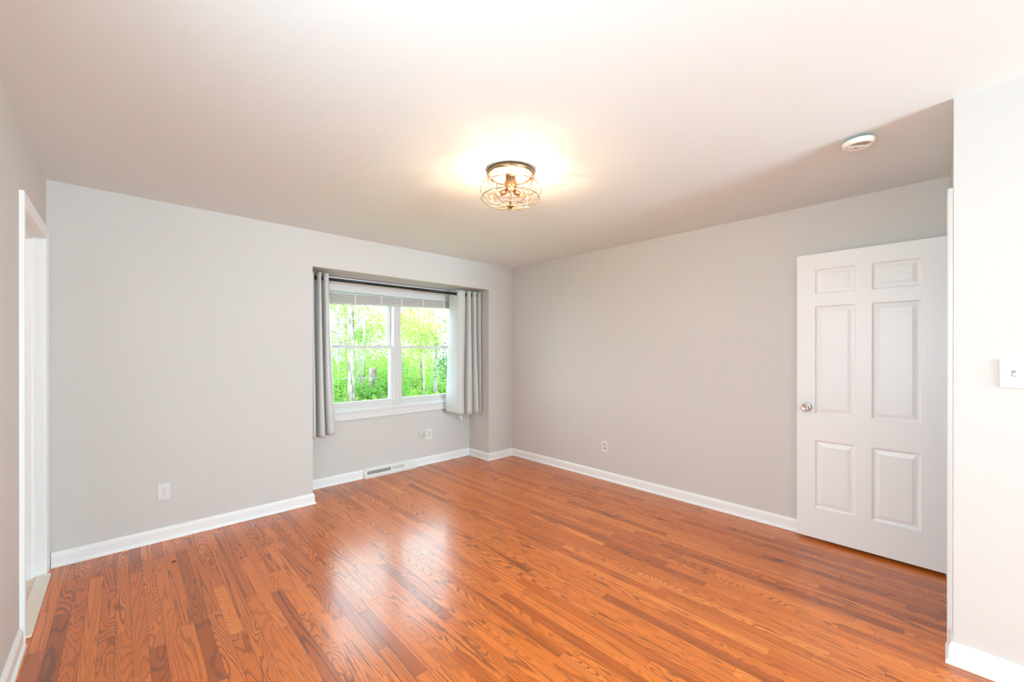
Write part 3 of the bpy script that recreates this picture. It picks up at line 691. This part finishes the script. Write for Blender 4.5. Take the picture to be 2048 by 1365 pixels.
for k in range(3):
    a = math.radians(46.4 + 60 + 120 * k)
    MB().lathe([(0.006, -0.036), (0.006, -0.024)], (0.141 * math.cos(a), 0.141 * math.sin(a), 0.012), 'Z', 12).build('thumb_screw', 'champagne', lamp)
MB().lathe([(0.030, -0.022), (0.030, -0.060), (0.040, -0.066), (0.040, -0.104), (0.030, -0.110), (0.008, -0.112)], (0, 0, 0), 'Z', 32).build('socket_hub', 'copper', lamp)
bulb_dirs = (-8, 112, 232)
for a in bulb_dirs:
    ra = math.radians(a); dx, dy = math.cos(ra), math.sin(ra); z = -0.108
    d = Vector((dx, dy, -0.18)).normalized(); c0 = Vector((0, 0, z))
    P = lambda s: c0 + d * s
    sk = MB().tube([P(0.030), P(0.034), P(0.066), P(0.070)], [0.014, 0.017, 0.017, 0.015], 20).build('socket', 'copper', lamp)
    b = MB().tube([P(0.066), P(0.076), P(0.090), P(0.106), P(0.122), P(0.136), P(0.146), P(0.150)], [0.012, 0.013, 0.018, 0.025, 0.0285, 0.025, 0.015, 0.004], 24).build('bulb', 'bulb_glass', sk); b['label'] = 'lit clear bulb'
    l = bpy.data.lights.new('bulb_light', 'POINT'); l.energy = 6.8; l.color = (1.0, 0.75, 0.50); l.shadow_soft_size = 0.010
    lo_ = bpy.data.objects.new('bulb_light', l); COL.objects.link(lo_); lo_.parent = lamp; lo_.location = P(0.112)

# bathroom ceiling lamp (its glow reaches the left doorway)
bl_ = bpy.data.lights.new('bathroom_lamp', 'POINT'); bl_.energy = 11; bl_.color = (1.0, 0.80, 0.66); bl_.shadow_soft_size = 0.12
bo = bpy.data.objects.new('bathroom_lamp', bl_); COL.objects.link(bo); bo.location = (XL - 0.9, -0.35, 2.1)

# ------------------------------------------------------------------ floor scrap
sc1 = MB().box(-0.010, 0.010, -0.004, 0.004, 0.0, 0.004); sc1.box(-0.002, 0.006, 0.002, 0.009, 0.0, 0.003)
o = sc1.build('scrap', 'scrap_black', None, bevel=0.001); o.location = (-3.451, -0.44, 0.0005); o.rotation_euler = (0, 0, 0.7)
tag(o, 'tiny black scrap lying on the wood floor in front of the back wall', 'debris')

# ------------------------------------------------------------------ woods outside
GZ = -0.55
gm = MB(); nx, ny = 30, 24; vs = []
for a in range(nx + 1):
    for b in range(ny + 1):
        x = -14 + 50 * a / nx; y = 1.2 + 44 * b / ny
        vs.append((x, y, GZ + 0.12 * math.sin(x * 0.9 + y * 0.4) * math.sin(y * 0.7) - 0.25 * math.exp(-(y - 1.2) / 2) + 0.02 * max(0, y - 12)))
gm.add(vs, [(a * (ny + 1) + b, (a + 1) * (ny + 1) + b, (a + 1) * (ny + 1) + b + 1, a * (ny + 1) + b + 1) for a in range(nx) for b in range(ny)], True)
struct(gm.build('ground', 'forest_floor', fix=False), 'green floor of the woods outside the window')
def leaves_mesh(rd, pts, size, droop=0.0):
    vs, fs = [], []
    for c, sz in pts:
        d = Vector((rd.gauss(0, 1), rd.gauss(0, 1), rd.gauss(0, 0.7) - droop)).normalized()
        s = d.cross(Vector((rd.gauss(0, 1), rd.gauss(0, 1), rd.gauss(0, 1)))).normalized()
        n_ = d.cross(s) * 0.12; L_ = size * sz * rd.uniform(0.7, 1.3); W_ = L_ * 0.30
        k = len(vs); c = Vector(c)
        vs += [c, c + d * L_ * 0.5 + s * W_ + n_ * L_, c + d * L_, c + d * L_ * 0.5 - s * W_ + n_ * L_]
        fs.append((k, k + 1, k + 2, k + 3))
    return vs, fs
def cloud(rd, c, r, n):
    out = []
    for _ in range(n):
        while True:
            p = Vector((rd.uniform(-1, 1), rd.uniform(-1, 1), rd.uniform(-1, 1)))
            if p.length < 1: break
        out.append(((c[0] + p.x * r[0], c[1] + p.y * r[1], c[2] + p.z * r[2]), 1))
    return out
def gz(x, y): return GZ + 0.12 * math.sin(x * 0.9 + y * 0.4) * math.sin(y * 0.7) - 0.25 * math.exp(-(y - 1.2) / 2) + 0.02 * max(0, y - 12) - 0.05
def tree(name, label, cat, x, y, r, h, lean=(0, 0), barkm='bark_pale', leafm='leaf_spring', nleaf=400, lz=(1.0, 5.0), spread=1.6, nb=9, seed=1, fork=None, group=None, lsize=0.11, clusters=10, bz=None):
    rd = random.Random(seed); z0 = gz(x, y)
    t = thing(name, label, cat, (x, y, z0), group=group)
    path, rs = [], []
    ns_ = 9
    for k in range(ns_ + 1):
        q = k / ns_
        path.append((lean[0] * q * h + rd.gauss(0, r * 0.25) * (q > 0), lean[1] * q * h + rd.gauss(0, r * 0.25) * (q > 0), h * q)); rs.append(r * (1.25 if k == 0 else 1) * (1 - 0.6 * q))
    m = MB().tube(path, rs, 10)
    m.build('trunk', barkm, t)
    def pos(q):
        a = min(int(q * ns_), ns_ - 1); f_ = q * ns_ - a; p, s = Vector(path[a]), Vector(path[a + 1]); return p + (s - p) * f_
    ends = []
    for k in range(nb):
        zb = rd.uniform(*(bz or (0.25, 0.85))); p = pos(zb); a = rd.uniform(0, 2 * PI); ln = spread * rd.uniform(0.5, 1.1)
        up = rd.uniform(0.1, 0.7); pts = [p]
        for s in range(1, 5):
            pts.append(p + Vector((math.cos(a) * ln * s / 4, math.sin(a) * ln * s / 4, up * ln * s / 4)) + Vector((rd.gauss(0, 0.05), rd.gauss(0, 0.05), rd.gauss(0, 0.05))) * ln)
        rb = r * 0.30 * (1 - 0.5 * zb); mb = MB().tube(pts, [rb, rb * 0.75, rb * 0.55, rb * 0.35, rb * 0.15], 6)
        for s in (2, 3):
            e = pts[s] + Vector((rd.gauss(0, 1), rd.gauss(0, 1), rd.gauss(0.2, 0.6))).normalized() * ln * 0.4
            mb.tube([pts[s], (pts[s] + e) / 2 + Vector((0, 0, 0.03)), e], [rb * 0.4, rb * 0.3, rb * 0.1], 5); ends.append(e)
        mb.build('branch', barkm, t); ends += pts[2:]
    if nleaf:
        pts = []
        cs = [e for e in ends] or [Vector((0, 0, h * 0.7))]
        for _ in range(clusters): cs.append(Vector((rd.uniform(-spread, spread), rd.uniform(-spread, spread), rd.uniform(*lz))))
        per = max(1, nleaf // len(cs))
        for c in cs: pts += cloud(rd, c, (0.42, 0.42, 0.30), per)
        vs, fs = leaves_mesh(rd, pts, lsize)
        MB().add(vs, fs).build('foliage', leafm, t, fix=False)
    return t
# trees one can tell apart through the panes
tree('tree', 'thick mottled leaning trunk in the middle of the lower left window pane', 'tree', 1.98, 10.0, 0.125, 7.0, (-0.015, 0.01), 'bark_mottled', 'leaf_spring', 700, (1.5, 3.2), 1.5, 8, 21, clusters=8)
tree('tree', 'pale trunk at the far left of the lower left window pane', 'tree', 2.62, 13.0, 0.095, 8.0, (0.0, 0), 'bark_pale', 'leaf_spring', 2600, (1.2, 3.4), 1.7, 10, 22, clusters=16)
tree('tree', 'pale slender trunk just right of the thick mottled trunk', 'tree', 3.93, 14.0, 0.085, 8.0, (0.005, 0), 'bark_pale', 'leaf_yellow', 260, (2.6, 4.5), 1.5, 6, 23)
tree('tree', 'whitish thin trunk seen near the right side of the left window half', 'tree', 3.24, 12.0, 0.062, 7.5, (0.015, 0), 'bark_pale', 'leaf_yellow', 160, (3, 4.8), 1.3, 7, 24)
tree('tree', 'slim dark trunk with side branches rising through the upper left window pane', 'tree', 3.05, 12.6, 0.06, 7.0, (0.01, 0), 'bark_dark', 'leaf_yellow', 120, (3, 4.5), 1.4, 9, 25, bz=(0.35, 0.7))
tree('tree', 'pale trunk leaning slightly right in the lower right window pane', 'tree', 5.32, 10.0, 0.085, 7.0, (0.010, 0), 'bark_pale', 'leaf_yellow', 650, (1.5, 3.4), 1.5, 8, 26)
tree('tree', 'short thin twisted tree left of the pale trunk in the right pane', 'tree', 5.95, 12.0, 0.055, 3.2, (-0.05, 0), 'bark_mottled', 'leaf_yellow', 80, (1.0, 2.5), 1.2, 12, 27, bz=(0.25, 0.95))
tree('tree', 'drooping light green tree filling the upper right window pane', 'tree', 4.55, 9.6, 0.032, 5.5, (0.0, 0), 'bark_pale', 'leaf_yellow', 2000, (1.9, 3.4), 1.3, 10, 28, lsize=0.12, clusters=14, bz=(0.3, 0.6))
tree('tree', 'dark green conifer branches at the right edge of the right pane', 'conifer', 5.35, 8.6, 0.07, 6.0, (0, 0), 'bark_dark', 'needle', 1500, (0.2, 1.9), 0.8, 16, 29, lsize=0.10, clusters=8, bz=(0.1, 0.5))
# broken snag with a hole
sx, sy = 3.17, 11.0; sg = thing('tree_stump', 'broken brown snag with a pale hole low in its side, left pane', 'stump', (sx, sy, gz(sx, sy)))
m = MB(); n = 14; vs = []
for k, (z, rr) in enumerate(((0, 0.19), (0.15, 0.165), (0.6, 0.15), (1.0, 0.145))):
    for q in range(n): vs.append((rr * math.cos(2 * PI * q / n) * (1 + 0.06 * math.sin(3 * q)), rr * math.sin(2 * PI * q / n), z + (0.22 * abs(math.sin(q * 1.7)) if k == 3 else 0)))
m.add(vs, [(k * n + q, k * n + (q + 1) % n, (k + 1) * n + (q + 1) % n, (k + 1) * n + q) for k in range(3) for q in range(n)] + [tuple(3 * n + q for q in range(n))])
m.build('snag', 'bark_mottled', sg)
MB().lathe([(0.055, -0.165), (0.055, -0.150)], (-0.03, 0.01, 0.30), 'Y', 16).build('hole', 'bark_pale', sg)
# woods behind: look-alikes share one label
far = [(0.2, 15.5), (1.1, 18.0), (-1.2, 17.5), (3.3, 19.5), (4.9, 17.5), (6.4, 21.0), (7.2, 16.0), (8.6, 18.5), (10.8, 16.5), (10.6, 21.5), (12.4, 17.0), (-3.6, 16.0), (-2.6, 20.0), (5.9, 24.5), (2.2, 24.0), (8.1, 26.0), (13.0, 24.0), (9.4, 17.0), (1.6, 16.4), (2.9, 17.2), (5.6, 18.6), (7.6, 16.8), (4.2, 21.5), (6.9, 23.0)]
for k, (x, y) in enumerate(far):
    tree('woodland_tree', 'slender pale tree far back in the woods, behind the nearer trunks', 'tree', x, y, 0.06 + 0.03 * ((k * 7) % 5) / 4, 8.5, (0.01 * ((k % 5) - 2), 0), 'bark_pale', ('leaf_yellow', 'leaf_spring')[k % 2], 760, (1.2, 4.6), 1.9, 8, 100 + k, group='slender trees at the back of the woods', lsize=0.15)
def shrub(x, y, r, h, n, leafm, seed, lsize=0.10):
    rd = random.Random(seed)
    t = thing('shrub', 'bright green leafy shrub growing under the trees beyond the window', 'shrub', (x, y, gz(x, y)), group='shrubs under the trees')
    m = MB(); cs = []
    for k in range(9):
        a = rd.uniform(0, 2 * PI); l = r * rd.uniform(0.3, 0.9); e = Vector((math.cos(a) * l, math.sin(a) * l, h * rd.uniform(0.45, 1.0)))
        m.tube([(0, 0, 0), e * 0.5 + Vector((0, 0, 0.1)), e], [0.012, 0.008, 0.003], 5); cs += [e, e * 0.7 + Vector((0, 0, 0.05)), e * 0.45]
    m.build('stems', 'bark_mottled', t)
    pts = []
    for c in cs: pts += cloud(rd, c, (r * 0.42, r * 0.42, h * 0.20), n // len(cs))
    vs, fs = leaves_mesh(rd, pts, lsize); MB().add(vs, fs).build('foliage', leafm, t, fix=False)
sh = [(1.35, 10.8, 0.9, 1.7, 'leaf_spring'), (0.2, 11.5, 1.0, 2.0, 'leaf_yellow'), (2.35, 12.0, 0.8, 1.9, 'leaf_spring'), (2.75, 10.6, 0.7, 0.9, 'leaf_deep'), (3.55, 11.6, 0.9, 2.1, 'leaf_spring'), (3.75, 10.3, 0.8, 1.1, 'leaf_deep'), (4.35, 11.3, 1.0, 2.0, 'leaf_spring'), (4.75, 12.4, 0.9, 1.7, 'leaf_yellow'), (5.2, 13.6, 1.0, 2.1, 'leaf_spring'), (6.2, 13.2, 0.9, 1.7, 'leaf_yellow'), (6.6, 11.4, 0.9, 1.6, 'leaf_spring'), (5.9, 10.4, 0.7, 1.0, 'leaf_spring'), (7.3, 13.0, 1.0, 2.1, 'leaf_spring'), (8.3, 14.5, 1.1, 2.2, 'leaf_yellow'), (1.9, 14.8, 1.1, 2.4, 'leaf_yellow'), (3.2, 15.6, 1.2, 2.4, 'leaf_spring'), (4.9, 15.8, 1.2, 2.3, 'leaf_yellow'), (6.9, 17.2, 1.3, 2.5, 'leaf_spring'), (-1.0, 12.2, 1.0, 2.0, 'leaf_spring'), (9.4, 12.5, 1.1, 2.2, 'leaf_spring'), (2.4, 18.5, 1.6, 3.6, 'leaf_yellow'), (5.3, 17.2, 1.4, 3.0, 'leaf_spring'), (3.6, 17.0, 1.3, 2.9, 'leaf_spring'), (7.4, 15.6, 1.3, 2.9, 'leaf_yellow'), (4.3, 19.0, 1.6, 3.4, 'leaf_spring'), (6.0, 20.0, 1.7, 3.8, 'leaf_yellow'), (8.0, 21.0, 1.8, 3.8, 'leaf_spring'), (9.6, 20.0, 1.8, 3.6, 'leaf_yellow'), (1.0, 19.5, 1.6, 3.4, 'leaf_spring'), (11.5, 22.0, 2.0, 4.0, 'leaf_spring'), (-1.0, 18.0, 1.6, 3.2, 'leaf_yellow')]
for k, (x, y, r, h, lm) in enumerate(sh): shrub(x, y, r, h, 850, lm, 300 + k)
# low ground cover nobody could count
rd = random.Random(5); pts = []
for _ in range(9000):
    y = rd.uniform(7.5, 24); x = -3.69 + (y + 3.87) * rd.uniform(0.20, 0.86); pts.append(((x, y, gz(x, y) + rd.uniform(0.02, 0.28)), 1))
vs, fs = leaves_mesh(rd, pts, 0.13, -0.6)
gc = MB().add(vs, fs).build('ground_cover', 'leaf_spring', fix=False); tag(gc, 'low green ground cover under the trees outside', 'plants'); gc['kind'] = 'stuff'
wr = MB().tube([(-2.5, 9.0, 0.50), (0.0, 9.0, 0.475), (1.5, 9.0, 0.468), (2.55, 9.05, 0.458)], 0.007, 6).build('cable', 'wire_grey')
tag(wr, 'thin grey cable strung level across the woods, seen in the left pane', 'cable')
